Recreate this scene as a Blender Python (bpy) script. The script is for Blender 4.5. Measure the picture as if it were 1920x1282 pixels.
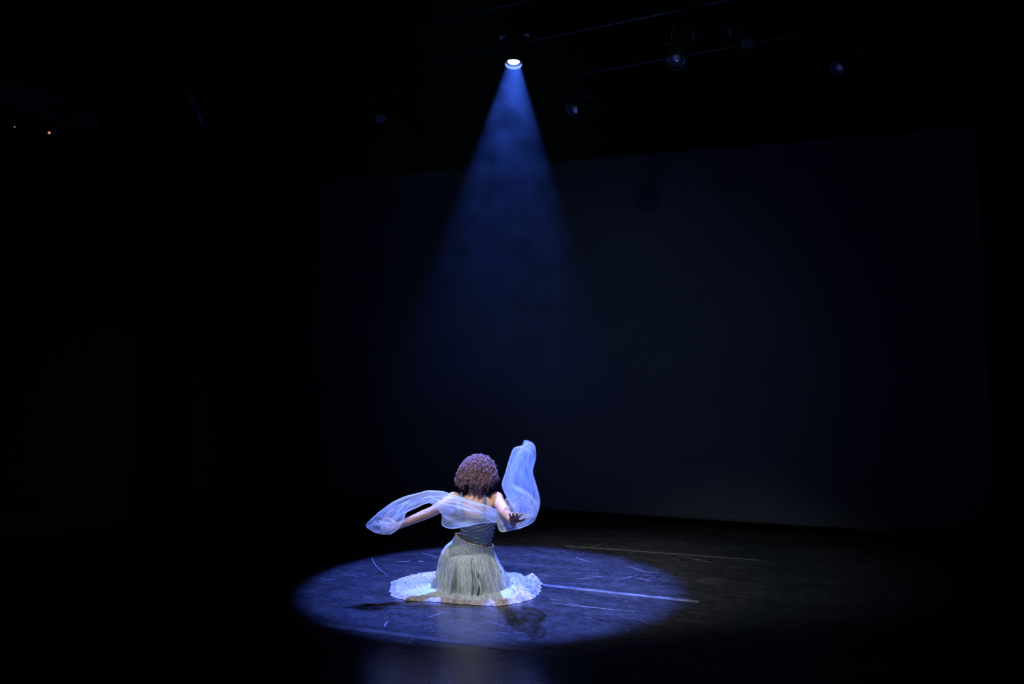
import bpy, bmesh, math, random
from mathutils import Vector, Matrix, noise
random.seed(7)
S = bpy.context.scene
for o in list(bpy.data.objects): bpy.data.objects.remove(o)
C = S.collection
PI = math.pi

# ------------------------------------------------------------------ camera
F = 1400.0; PITCH = math.atan(104/1400.0); CH = 1.54
cam_d = bpy.data.cameras.new('camera'); cam = bpy.data.objects.new('camera', cam_d); C.objects.link(cam)
cam_d.sensor_width = 36.0; cam_d.lens = 36.0*F/1920.0; cam_d.clip_end = 200
cam.location = (0, 0, CH); cam.rotation_euler = (PI/2+PITCH, 0, 0)
S.camera = cam
# ------------------------------------------------------------------ world, exposure
S.view_settings.view_transform = 'Standard'; S.view_settings.look = 'None'
S.view_settings.exposure = 0.0; S.view_settings.gamma = 1.0; S.view_settings.use_curve_mapping = False
w = bpy.data.worlds.new('dark_hall'); S.world = w; w.use_nodes = True
w.node_tree.nodes['Background'].inputs[0].default_value = (0.50, 0.50, 1.0, 1)
w.node_tree.nodes['Background'].inputs[1].default_value = 0.0065

def ray(px, py):
    u = (px-960)/F; v = (641-py)/F; c = math.cos(PITCH); s = math.sin(PITCH)
    return Vector((u, c - v*s, s + v*c))
def at(px, py, Y):
    d = ray(px, py); return Vector((0, 0, CH)) + d*(Y/d.y)
def floor_at(px, py, z=0.0):
    d = ray(px, py); return Vector((0, 0, CH)) + d*((z-CH)/d.z)
def ceil_at(px, py, z): return floor_at(px, py, z)

def spot(name, loc, target, power, color, deg, blend, radius):
    l = bpy.data.lights.new(name, 'SPOT'); o = bpy.data.objects.new(name, l); C.objects.link(o)
    o.location = loc; l.energy = power; l.color = color; l.spot_size = math.radians(deg); l.spot_blend = blend
    l.shadow_soft_size = radius
    o.rotation_euler = (Vector(target)-Vector(loc)).to_track_quat('-Z', 'Y').to_euler()
    return o
LENS = at(963, 116, 7.20)                       # the lit profile spotlight's lens
AIM = Vector((-0.135, 6.42, 0.0))
AX = (AIM-LENS).normalized()                    # its beam axis
spot('beam_light', LENS-AX*0.19, AIM, 7200, (0.10, 0.18, 0.97), 35.6, 0.26, 0.025)
spot('front_wash_light', (-1.3, 2.7, 5.5), (0.35, 6.50, 0.0), 1250, (1.0, 0.98, 0.94), 30, 1.0, 0.20)
spot('rear_wash_light', (-0.9, 3.6, 5.3), (1.6, 6.8, 0.0), 380, (0.75, 0.92, 1.0), 34, 1.0, 0.15)
spot('screen_fill', (1.2, 2.5, 5.6), (1.1, 8.8, 2.1), 72.0, (0.45, 0.78, 1.0), 46, 1.0, 0.10)  # added unseen lamp, stands in for light scattered onto the screen
spot('side_warm_fill', (-7.2, 5.0, 2.2), (-6.0, 11.0, 0.6), 60.0, (1.0, 0.5, 0.38), 55, 1.0, 0.10)  # unseen warm source, added for the reddish tint at the far left
spot('gallery_fill', (-3.6, 4.0, 3.2), (-6.5, 9.6, 5.5), 9.0, (0.8, 0.75, 1.0), 60, 1.0, 0.10)  # no fixture here: added to lift the gallery's underside out of black

# ------------------------------------------------------------------ materials
def mat(name, color, rough=0.6, metal=0.0, spec=0.5, emis=None, es=0):
    m = bpy.data.materials.new(name); m.use_nodes = True
    b = m.node_tree.nodes['Principled BSDF']
    b.inputs['Base Color'].default_value = (*color, 1); b.inputs['Roughness'].default_value = rough
    b.inputs['Metallic'].default_value = metal; b.inputs['Specular IOR Level'].default_value = spec
    if emis: b.inputs['Emission Color'].default_value = (*emis, 1); b.inputs['Emission Strength'].default_value = es
    return m
def N(m, t, **kw):
    n = m.node_tree.nodes.new(t)
    for k, v in kw.items(): setattr(n, k, v)
    return n
def vary(m, c1, c2, scale=(1,1,1), nscale=8, detail=4, bump=0, bdist=0.01, lo=0.35, hi=0.65, rot=0):
    nt = m.node_tree; L = nt.links; b = nt.nodes['Principled BSDF']
    tc = N(m, 'ShaderNodeTexCoord'); mp = N(m, 'ShaderNodeMapping'); mp.inputs['Scale'].default_value = scale
    mp.inputs['Rotation'].default_value = (0, 0, rot)
    no = N(m, 'ShaderNodeTexNoise'); no.inputs['Scale'].default_value = nscale; no.inputs['Detail'].default_value = detail
    cr = N(m, 'ShaderNodeValToRGB'); cr.color_ramp.elements[0].position = lo; cr.color_ramp.elements[1].position = hi
    cr.color_ramp.elements[0].color = (*c1, 1); cr.color_ramp.elements[1].color = (*c2, 1)
    L.new(tc.outputs['Object'], mp.inputs['Vector']); L.new(mp.outputs[0], no.inputs['Vector'])
    L.new(no.outputs[0], cr.inputs[0]); L.new(cr.outputs[0], b.inputs['Base Color'])
    if bump:
        bp = N(m, 'ShaderNodeBump'); bp.inputs['Strength'].default_value = bump; bp.inputs['Distance'].default_value = bdist
        L.new(no.outputs[0], bp.inputs['Height']); L.new(bp.outputs[0], b.inputs['Normal'])
    return m

RA = math.atan2(-0.405, 0.914)                  # direction of the stage's width in the world
a_ = Vector((math.cos(RA), math.sin(RA), 0)); n_ = Vector((a_.y, -a_.x, 0))
if n_.y > 0: n_ = -n_
R0 = floor_at(1000, 973)
def rp(s, t, z=0.0): return R0 + a_*s + n_*t + Vector((0, 0, z))

# stage floor: black dance vinyl with scuffs
m_floor = mat('black_dance_vinyl', (0.02, 0.02, 0.022), 0.4)
def floor_material(m):
    nt = m.node_tree; L = nt.links; b = nt.nodes['Principled BSDF']
    tc = N(m, 'ShaderNodeTexCoord')
    def streak(scale, nscale, lo, hi, rot=0.0, warp=0.0, detail=3):
        mp = N(m, 'ShaderNodeMapping'); mp.vector_type = 'TEXTURE'
        mp.inputs['Rotation'].default_value = (0, 0, rot); mp.inputs['Scale'].default_value = scale
        L.new(tc.outputs['Object'], mp.inputs['Vector'])
        no = N(m, 'ShaderNodeTexNoise'); no.inputs['Scale'].default_value = nscale
        no.inputs['Detail'].default_value = detail; no.inputs['Distortion'].default_value = warp
        L.new(mp.outputs[0], no.inputs['Vector'])
        r = N(m, 'ShaderNodeMapRange'); r.inputs['From Min'].default_value = lo; r.inputs['From Max'].default_value = hi
        L.new(no.outputs[0], r.inputs['Value']); return r.outputs[0]
    def math_(op, x, y):
        k = N(m, 'ShaderNodeMath', operation=op)
        for i, v in enumerate((x, y)):
            if isinstance(v, (int, float)): k.inputs[i].default_value = v
            else: L.new(v, k.inputs[i])
        return k.outputs[0]
    fine = streak((0.22, 0.035, 1), 3.0, 0.60, 0.70, RA, 0.4)
    fine2 = streak((0.10, 0.016, 1), 2.2, 0.64, 0.72, RA+0.5, 0.6)
    broad = streak((1.0, 0.30, 1), 1.5, 0.35, 0.72, RA, 0.3)
    blot = streak((0.30, 0.25, 1), 2.0, 0.40, 0.65, RA, 1.2, 6)
    grain = streak((0.060, 0.022, 1), 1.6, 0.44, 0.66, RA+.08, 0.8, 5)
    gate = streak((1.2, 0.8, 1), 1.2, 0.42, 0.62, RA)
    sc = math_('MULTIPLY', math_('MAXIMUM', fine, math_('MULTIPLY', fine2, 0.7)), gate)
    tot = math_('ADD', math_('MULTIPLY', sc, 0.36), math_('ADD', math_('MULTIPLY', broad, 0.08), math_('ADD', math_('MULTIPLY', blot, 0.07), math_('MULTIPLY', grain, 0.10))))
    mx = N(m, 'ShaderNodeMix', data_type='RGBA'); mx.inputs[6].default_value = (0.013, 0.013, 0.015, 1); mx.inputs[7].default_value = (0.24, 0.24, 0.27, 1)
    L.new(tot, mx.inputs[0]); L.new(mx.outputs[2], b.inputs['Base Color'])
    rr = N(m, 'ShaderNodeMapRange'); rr.inputs['To Min'].default_value = 0.24; rr.inputs['To Max'].default_value = 0.45
    L.new(tot, rr.inputs['Value']); L.new(rr.outputs[0], b.inputs['Roughness'])
    b.inputs['Specular IOR Level'].default_value = 0.9
    bp = N(m, 'ShaderNodeBump'); bp.inputs['Strength'].default_value = 0.12; bp.inputs['Distance'].default_value = 0.004
    L.new(blot, bp.inputs['Height']); L.new(bp.outputs[0], b.inputs['Normal'])
floor_material(m_floor)
m_black = vary(mat('black_painted_wall', (0.01, 0.01, 0.01), 0.9, spec=0.2), (0.006, 0.006, 0.006), (0.011, 0.010, 0.010), nscale=2)
m_screen = vary(mat('grey_screen_cloth', (0.1, 0.1, 0.1), 0.95, spec=0.1), (0.090, 0.095, 0.105), (0.105, 0.11, 0.12), nscale=0.7)
m_velour = vary(mat('black_velour', (0.02, 0.017, 0.016), 0.95, spec=0.1), (0.016, 0.013, 0.013), (0.03, 0.025, 0.024), (6, 6, 0.4), 6)
m_pipe = vary(mat('black_steel', (0.03, 0.03, 0.03), 0.45, 0.6), (0.02, 0.02, 0.02), (0.05, 0.05, 0.052), nscale=20)
m_lampbody = vary(mat('black_enamel', (0.015, 0.015, 0.017), 0.38), (0.012, 0.012, 0.013), (0.022, 0.022, 0.025), nscale=30)
m_glass = mat('lamp_glass', (0.10, 0.11, 0.13), 0.12, spec=0.8)
m_lens = bpy.data.materials.new('lit_lens'); m_lens.use_nodes = True       # clear glowing glass: the beam passes through it
_nt = m_lens.node_tree; _nt.nodes.clear(); _o = _nt.nodes.new('ShaderNodeOutputMaterial'); _a = _nt.nodes.new('ShaderNodeAddShader')
_t = _nt.nodes.new('ShaderNodeBsdfTransparent'); _e = _nt.nodes.new('ShaderNodeEmission'); _e.inputs[0].default_value = (0.62, 0.76, 1.0, 1); _e.inputs[1].default_value = 1.5
_nt.links.new(_t.outputs[0], _a.inputs[0]); _nt.links.new(_e.outputs[0], _a.inputs[1]); _nt.links.new(_a.outputs[0], _o.inputs[0])
m_ring = vary(mat('bare_aluminium', (0.75, 0.78, 0.8), 0.55, 0.0), (0.72, 0.75, 0.78), (0.82, 0.84, 0.86), nscale=40)
m_tape = vary(mat('grey_vinyl_tape', (0.2, 0.2, 0.22), 0.4), (0.10, 0.10, 0.11), (0.20, 0.20, 0.22), (1, 1, 1), 9)
m_tape_dark = vary(mat('black_vinyl_tape', (0.06, 0.06, 0.065), 0.35), (0.045, 0.045, 0.048), (0.085, 0.085, 0.09), (1, 1, 1), 9)
m_scuff = vary(mat('pale_scuff', (0.4, 0.4, 0.42), 0.6), (0.10, 0.10, 0.105), (0.30, 0.30, 0.32), nscale=30)
m_conc = vary(mat('dark_grey_paint', (0.1, 0.1, 0.11), 0.8), (0.07, 0.07, 0.08), (0.11, 0.11, 0.125), nscale=3)
m_pilot = mat('pilot_lamp', (1, 0.6, 0.4), 0.4, emis=(1.0, 0.45, 0.28), es=0.6)

# dancer's materials
m_skin = mat('skin', (0.66, 0.40, 0.28), 0.5, spec=0.4)
vary(m_skin, (0.62, 0.35, 0.225), (0.72, 0.44, 0.30), nscale=14, bump=0.05, bdist=0.002)
m_skin.node_tree.nodes['Principled BSDF'].inputs['Subsurface Weight'].default_value = 0.15
m_skin.node_tree.nodes['Principled BSDF'].inputs['Subsurface Radius'].default_value = (0.02, 0.008, 0.005)
m_hair = vary(mat('curly_brown_hair', (0.15, 0.08, 0.08), 0.55, spec=0.5), (0.10, 0.05, 0.055), (0.42, 0.25, 0.26), nscale=70, detail=2)
m_bodice = vary(mat('slate_satin', (0.10, 0.14, 0.20), 0.36, spec=0.7), (0.10, 0.14, 0.20), (0.17, 0.22, 0.30), (1, 1, 5), 7)
m_strap = mat('slate_chiffon', (0.17, 0.22, 0.28), 0.6)
m_skirt = mat('grey_chiffon', (0.42, 0.43, 0.41), 0.7)
vary(m_skirt, (0.24, 0.28, 0.295), (0.62, 0.70, 0.72), (16, 16, 0.7), 5, 5, 0.25, 0.003, 0.25, 0.75)
m_lace = mat('white_lace', (0.8, 0.8, 0.8), 0.75)
vary(m_lace, (0.20, 0.18, 0.19), (0.52, 0.46, 0.49), (1, 1, 1), 38, 5, 0.8, 0.012, 0.3, 0.6)
m_gold = mat('gold_chain', (1.0, 0.80, 0.42), 0.40, 0.75)
m_eye = mat('eye_white', (0.8, 0.8, 0.78), 0.2); m_lip = mat('lips', (0.5, 0.16, 0.14), 0.4)
def tulle():
    m = bpy.data.materials.new('pale_blue_tulle'); m.use_nodes = True; nt = m.node_tree; L = nt.links
    for n in list(nt.nodes): nt.nodes.remove(n)
    out = nt.nodes.new('ShaderNodeOutputMaterial'); mix = nt.nodes.new('ShaderNodeMixShader')
    tr = nt.nodes.new('ShaderNodeBsdfTransparent'); d = nt.nodes.new('ShaderNodeBsdfDiffuse'); tl = nt.nodes.new('ShaderNodeBsdfTranslucent')
    for k in (d, tl): k.inputs['Color'].default_value = (0.80, 0.90, 1.0, 1)
    md = nt.nodes.new('ShaderNodeMixShader'); md.inputs[0].default_value = 0.45
    L.new(d.outputs[0], md.inputs[1]); L.new(tl.outputs[0], md.inputs[2])
    uv = nt.nodes.new('ShaderNodeUVMap'); uv.uv_map = 'UVMap'
    mp = nt.nodes.new('ShaderNodeMapping'); mp.inputs['Scale'].default_value = (1.6, 5.0, 1)
    no = nt.nodes.new('ShaderNodeTexNoise'); no.inputs['Scale'].default_value = 1.0; no.inputs['Detail'].default_value = 4
    no.inputs['Distortion'].default_value = 0.8
    mr = nt.nodes.new('ShaderNodeMapRange'); mr.inputs['From Min'].default_value = 0.36; mr.inputs['From Max'].default_value = 0.64
    mr.inputs['To Min'].default_value = 0.08; mr.inputs['To Max'].default_value = 0.34
    L.new(uv.outputs[0], mp.inputs[0]); L.new(mp.outputs[0], no.inputs['Vector']); L.new(no.outputs[0], mr.inputs['Value'])
    # a net looks denser where it is seen edge-on
    lw = nt.nodes.new('ShaderNodeLayerWeight'); lw.inputs[0].default_value = .5
    pw = nt.nodes.new('ShaderNodeMath'); pw.operation = 'POWER'; L.new(lw.outputs['Facing'], pw.inputs[0]); pw.inputs[1].default_value = 1.6
    sc_ = nt.nodes.new('ShaderNodeMath'); sc_.operation = 'MULTIPLY_ADD'; L.new(pw.outputs[0], sc_.inputs[0]); sc_.inputs[1].default_value = .55; L.new(mr.outputs[0], sc_.inputs[2]); sc_.use_clamp = True
    L.new(sc_.outputs[0], mix.inputs[0]); L.new(tr.outputs[0], mix.inputs[1]); L.new(md.outputs[0], mix.inputs[2])
    L.new(mix.outputs[0], out.inputs[0]); return m
m_tulle = tulle()

# ------------------------------------------------------------------ mesh helpers
class MB:
    def __init__(s): s.v = []; s.f = []
    def add(s, vs, fs):
        k = len(s.v); s.v += [Vector(v) for v in vs]; s.f += [tuple(i+k for i in f) for f in fs]; return s
    def box(s, c, h, ex=None, ey=None, ez=None):
        c = Vector(c); ex = ex or Vector((1,0,0)); ey = ey or Vector((0,1,0)); ez = ez or Vector((0,0,1))
        vs = [c + ex*h[0]*i + ey*h[1]*j + ez*h[2]*k for k in (-1,1) for j in (-1,1) for i in (-1,1)]
        return s.add(vs, [(0,2,3,1),(4,5,7,6),(0,1,5,4),(2,6,7,3),(0,4,6,2),(1,3,7,5)])
    def tube(s, pts, radii, n=10, cap=True):
        pts = [Vector(p) for p in pts]
        if isinstance(radii, (int, float)): radii = [radii]*len(pts)
        vs = []; fs = []; up = None
        for i, p in enumerate(pts):
            d = (pts[min(i+1, len(pts)-1)] - pts[max(i-1, 0)]).normalized()
            if up is None: up = d.orthogonal().normalized()
            up = (up - d*up.dot(d)).normalized(); si = d.cross(up)
            for k in range(n):
                a = 2*PI*k/n; vs.append(p + (up*math.cos(a)+si*math.sin(a))*radii[i])
        for i in range(len(pts)-1):
            for k in range(n):
                fs.append((i*n+k, i*n+(k+1)%n, (i+1)*n+(k+1)%n, (i+1)*n+k))
        if cap: fs.append(tuple(range(n))[::-1]); fs.append(tuple((len(pts)-1)*n+k for k in range(n)))
        return s.add(vs, fs)
    def lathe(s, o, ax, prof, n=32, closed=False):
        ax = Vector(ax).normalized(); x = ax.orthogonal().normalized(); y = ax.cross(x); vs = []; fs = []; o = Vector(o)
        for (h, r) in prof:
            for k in range(n): a = 2*PI*k/n; vs.append(o + ax*h + (x*math.cos(a)+y*math.sin(a))*r)
        m = len(prof)
        for i in range(m if closed else m-1):
            j = (i+1) % m
            for k in range(n): fs.append((i*n+k, i*n+(k+1)%n, j*n+(k+1)%n, j*n+k))
        if not closed: fs.append(tuple(range(n))[::-1]); fs.append(tuple((m-1)*n+k for k in range(n)))
        return s.add(vs, fs)
    def ell(s, c, r, rot=None, n=20, m=12):
        c = Vector(c); vs = []; fs = []
        for i in range(m+1):
            ph = PI*i/m
            for k in range(n):
                a = 2*PI*k/n; v = Vector((math.sin(ph)*math.cos(a)*r[0], math.sin(ph)*math.sin(a)*r[1], math.cos(ph)*r[2]))
                if rot: v = rot @ v
                vs.append(c+v)
        for i in range(m):
            for k in range(n): fs.append((i*n+k, (i+1)*n+k, (i+1)*n+(k+1)%n, i*n+(k+1)%n))
        return s.add(vs, fs)
    def cap(s, p0, p1, r0, r1):
        p0 = Vector(p0); p1 = Vector(p1); d = p1-p0; L = d.length; d.normalize(); pr = []
        for i in range(1, 7): a = PI/2*i/6; pr.append((-math.cos(a)*r0, math.sin(a)*r0))
        for i in range(0, 6): a = PI/2*i/6; pr.append((L+math.sin(a)*r1, math.cos(a)*r1))
        return s.lathe(p0, d, [(h, max(r, 0.0004)) for h, r in pr], 16)
    def loft(s, rings, n=32, p=2.3):
        vs = []; fs = []                                    # ring = (centre, half width, half depth)
        for c, a, b in rings:
            for k in range(n):
                t = 2*PI*k/n; cs, sn = math.cos(t), math.sin(t)
                vs.append(Vector(c)+Vector((a*math.copysign(abs(cs)**(2/p), cs), b*math.copysign(abs(sn)**(2/p), sn), 0)))
        for i in range(len(rings)-1):
            for k in range(n): fs.append((i*n+k, i*n+(k+1)%n, (i+1)*n+(k+1)%n, (i+1)*n+k))
        fs.append(tuple(range(n))[::-1]); fs.append(tuple((len(rings)-1)*n+k for k in range(n)))
        return s.add(vs, fs)
    def mesh(s, name):
        me = bpy.data.meshes.new(name); me.from_pydata([tuple(v) for v in s.v], [], s.f); me.update()
        bm = bmesh.new(); bm.from_mesh(me); bmesh.ops.remove_doubles(bm, verts=bm.verts, dist=1e-6)
        bmesh.ops.recalc_face_normals(bm, faces=bm.faces); bm.to_mesh(me); bm.free(); return me
    def build(s, name, m, parent=None, smooth=True, kind=None, label=None, sharp=True):
        me = s.mesh(name); me.materials.append(m)
        if smooth:
            for p in me.polygons: p.use_smooth = True
            if sharp: me.set_sharp_from_angle(angle=math.radians(40))
        o = bpy.data.objects.new(name, me); C.objects.link(o)
        if parent is not None:
            o.parent = parent; o.matrix_parent_inverse = Matrix.Translation(-parent.location)
        if kind: o['kind'] = kind
        if label: o['label'] = label
        return o
def empty(name, loc, label, cat, group=None):
    o = bpy.data.objects.new(name, None); C.objects.link(o); o.location = loc; o.empty_display_size = 0.1
    o['label'] = label; o['category'] = cat
    if group: o['group'] = group
    return o
def tag(o, label, cat, group=None, kind=None):
    o['label'] = label; o['category'] = cat
    if group: o['group'] = group
    if kind: o['kind'] = kind
    return o

# ------------------------------------------------------------------ the room
CEIL = 7.0; SL, SR = -9.2, 9.0; TB, TF = -0.9, 12.5
def slab(name, pts, z0, z1, m):
    k = MB(); n = len(pts); vs = [Vector((p.x, p.y, z0)) for p in pts]+[Vector((p.x, p.y, z1)) for p in pts]
    k.add(vs, [tuple(range(n))[::-1], tuple(range(n, 2*n))]+[(i, (i+1)%n, n+(i+1)%n, n+i) for i in range(n)])
    return k.build(name, m, smooth=False, kind='structure')
slab('floor', [rp(SL-.2, TB-.2), rp(SR+.2, TB-.2), rp(SR+.2, TF), rp(SL-.2, TF)], -0.2, 0.0, m_floor)
slab('ceiling', [rp(SL-.2, TB-.2), rp(SR+.2, TB-.2), rp(SR+.2, TF), rp(SL-.2, TF)], CEIL, CEIL+0.2, m_black)
slab('wall_back', [rp(SL-.2, TB-.2), rp(SR+.2, TB-.2), rp(SR+.2, TB), rp(SL-.2, TB)], 0, CEIL, m_black)
slab('wall_left', [rp(SL-.2, TB), rp(SL, TB), rp(SL, TF), rp(SL-.2, TF)], 0, CEIL, m_black)
slab('wall_right', [rp(SR, TB), rp(SR+.2, TB), rp(SR+.2, TF), rp(SR, TF)], 0, CEIL, m_black)
# black skirting board behind the screen's lower edge
k = MB(); k.box(rp(0.3, -0.10, 0.07), (5.2, 0.012, 0.07), a_, n_)
k.build('baseboard_back', m_velour, smooth=False, kind='structure')

# backdrop screen
def screen():
    scr = empty('backdrop_screen', rp(0.5, 0, 0), 'wide plain grey backdrop screen hanging across the rear of the stage', 'screen')
    sL, sR = -4.6, 5.0; zt = lambda s: 4.60 - 0.050*s
    nS = 60; nZ = 24; vs = []; fs = []
    for side in (0, 1):
        for j in range(nZ+1):
            for i in range(nS+1):
                s = sL+(sR-sL)*i/nS; z = 0.15+(zt(s)-0.15)*j/nZ
                vs.append(rp(s, 0.012*side + 0.010*math.sin(s*2.1)*(1-j/nZ), z))
    W = nS+1; M = W*(nZ+1)
    for side in (0, 1):
        for j in range(nZ):
            for i in range(nS):
                q = side*M+j*W+i; f = (q, q+1, q+W+1, q+W); fs.append(f if side else f[::-1])
    for i in range(nS): fs.append((i, i+1, M+i+1, M+i)); q = nZ*W+i; fs.append((q, q+1, M+q+1, M+q))
    for j in range(nZ): q = j*W; fs.append((q, q+W, M+q+W, M+q)); q = j*W+nS; fs.append((q, q+W, M+q+W, M+q))
    MB().add(vs, fs).build('screen_cloth', m_screen, scr)
    MB().tube([rp(sL-.05, -.02, zt(sL)+.02), rp(sR+.05, -.02, zt(sR)+.02)], 0.022).build('top_batten', m_pipe, scr)
    MB().tube([rp(sL, 0.006, 0.142), rp(sR, 0.006, 0.142)], 0.014).build('bottom_weight_bar', m_pipe, scr)
    for s in (-4.2, -1.4, 1.6, 4.6):
        MB().tube([rp(s, -.02, zt(s)+.03), rp(s, -.02, CEIL)], 0.004, 6).build('hanging_cable', m_pipe, scr)
screen()

# leg curtains and the border
def curtain(name, s0, s1, t, z0, z1, label, cat, pitch=0.24, amp=0.055):
    n = int(abs(s1-s0)/0.018); nz = 8; vs = []; fs = []; th = 0.012
    for side in (0, 1):
        for j in range(nz+1):
            z = z0+(z1-z0)*j/nz
            for i in range(n+1):
                s = s0+(s1-s0)*i/n
                ph = 2*PI*s/pitch + 1.2*noise.noise(Vector((s*1.3, t, 0)))*3
                fl = 1.15-0.35*j/nz
                vs.append(rp(s, t+amp*fl*math.sin(ph)*(0.8+0.4*noise.noise(Vector((s*3, 5, z*.2))))+th*side, z))
    W = n+1; M = W*(nz+1)
    for side in (0, 1):
        for j in range(nz):
            for i in range(n): q = side*M+j*W+i; fs.append((q, q+1, q+W+1, q+W))
    for i in range(n): fs.append((i, i+1, M+i+1, M+i)); q = nz*W+i; fs.append((q, q+1, M+q+1, M+q))
    for j in range(nz): q = j*W; fs.append((q, q+W, M+q+W, M+q)); q = j*W+n; fs.append((q, q+W, M+q+W, M+q))
    return tag(MB().add(vs, fs).build(name, m_velour), label, cat, 'leg curtains at the sides of the stage')
curtain('leg_curtain', -8.9, -5.55, 1.35, 0.01, 5.9, 'black pleated leg curtain hanging to the floor at the left side of the stage', 'curtain')
curtain('leg_curtain', -6.9, -3.3, 0.30, 0.01, 5.9, 'black pleated leg curtain farther back, just left of the grey screen', 'curtain')
curtain('leg_curtain', 4.95, 8.7, 0.60, 0.01, 5.9, 'black pleated leg curtain closing the right end of the grey screen', 'curtain')

# pale strip taped along the floor before the left curtain
def strip(name, p0, p1, w_, m, label, th=0.0012):
    d = (p1-p0).normalized(); k = MB(); c = (p0+p1)/2; c.z = th/2
    k.box(c, ((p1-p0).length/2, w_/2, th/2), d, Vector((-d.y, d.x, 0)))
    return tag(k.build(name, m, smooth=False), label, 'tape', 'tape lines on the stage floor')
strip('floor_tape', floor_at(985, 1093), floor_at(1310, 1128), 0.060, m_tape, 'pale floor tape running right from the white hem across the light pool')
strip('floor_tape', floor_at(1060, 1023), floor_at(1425, 1050), 0.035, m_tape, 'thin pale floor tape behind the dancer near the far edge of the light pool')
strip('floor_tape', floor_at(560, 1166), floor_at(1420, 1274), 0.070, m_tape_dark, 'long dark floor tape crossing the floor in front of the dancer')
strip('floor_tape', floor_at(96, 938.5), floor_at(232, 949), 0.050, m_tape, 'short floor tape at the foot of the left leg curtain')
# scuff marks
def scuffs():
    k = MB()
    def stroke(p0, p1, w_, bend=0.0):
        d = p1-p0; nrm = Vector((-d.y, d.x, 0)).normalized(); n = 8; vs = []; fs = []
        for i in range(n+1):
            t = i/n; c = p0+d*t+nrm*bend*d.length*math.sin(PI*t); ww = w_*(0.25+0.75*math.sin(PI*min(max(t, .06), .94)))/2
            for q in (-1, 1): vs.append(Vector((c.x, c.y, 0.0007))+nrm*ww*q)
        for i in range(n): fs.append((2*i, 2*i+1, 2*i+3, 2*i+2))
        k.add(vs, fs)
    for (x0, y0, x1, y1, w_) in ((1035,1130,1190,1146,.012), (1080,1045,1106,1053,.014), (1272,1042,1340,1056,.02), (697,1037,726,1078,.008),
        (790,1037,826,1045,.010), (742,1053,770,1052,.012), (784,1052,796,1052,.02), (1180,1062,1212,1073,.012), (1190,1082,1225,1090,.010),
        (1165,1085,1195,1078,.008), (1085,1029,1130,1019,.010), (1448,1213,1468,1221,.020), (1444,1208,1452,1218,.014), (320,1264,330,1282,.016), (600,1085,628,1086,.012),
        (800,1158,830,1148,.008), (720,1175,727,1165,.012), (1070,1255,1110,1250,.006), (900,1160,950,1175,.005), (745,1224,775,1196,.006), (700,1240,712,1210,.006)):
        stroke(floor_at(x0, y0), floor_at(x1, y1), w_, random.uniform(-.05, .05))
    rnd = random.Random(3)
    for i in range(230):
        x = rnd.uniform(-2.6, 3.4); y = rnd.uniform(4.6, 9.2)
        if i % 3 == 0: x = rnd.uniform(0, 3.0); y = rnd.uniform(6.3, 8.8)
        L = rnd.uniform(.03, .20); a = RA+rnd.gauss(0, .35); p = Vector((x, y, 0))
        stroke(p, p+Vector((math.cos(a), math.sin(a), 0))*L, rnd.uniform(.002, .006), rnd.uniform(-.1, .1))
    tag(k.build('scuff_marks', m_scuff, smooth=False), 'pale scratches and shoe scuffs scattered over the black stage floor', 'scuffs', kind='stuff')
scuffs()

# ------------------------------------------------------------------ rigging: pipes, lamps
PZ = 5.12
pipes = {}
def pipe(key, px, py, z, label, s0=-8.5, s1=8.0):
    p = ceil_at(px, py, z); t = (p-R0).dot(n_); pipes[key] = (t, z)
    root = empty('lighting_pipe', rp(0, t, z), label, 'pipe', 'overhead lighting pipes')
    MB().tube([rp(s0, t, z), rp(s1, t, z)], 0.024, 14).build('tube', m_pipe, root)
    for s in (-6, -2.2, 1.8, 5.6):
        if s < s0: continue
        MB().tube([rp(s, t, z+.02), rp(s, t, CEIL)], 0.005, 6).build('hanging_cable', m_pipe, root)
pipe('mid', 1000, 74, PZ, 'black lighting pipe that carries the lit spotlight')
pipe('near', 970, 3, PZ, 'black lighting pipe nearest the audience at the top of the view')
pipe('far', 1080, 140, PZ, 'short black lighting pipe farthest back, just before the grey screen', 1.0, 8.0)
def on_pipe(key, px):
    t, z = pipes[key]; u = (px-960)/F
    for i in range(60):
        if i == 0: lo, hi = -9.0, 9.0
        s = (lo+hi)/2; p = rp(s, t, z); d = p-Vector((0, 0, CH))
        dep = d.y*math.cos(PITCH)+d.z*math.sin(PITCH)
        if d.x/dep < u: lo = s
        else: hi = s
    return rp(s, t, z)
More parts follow.
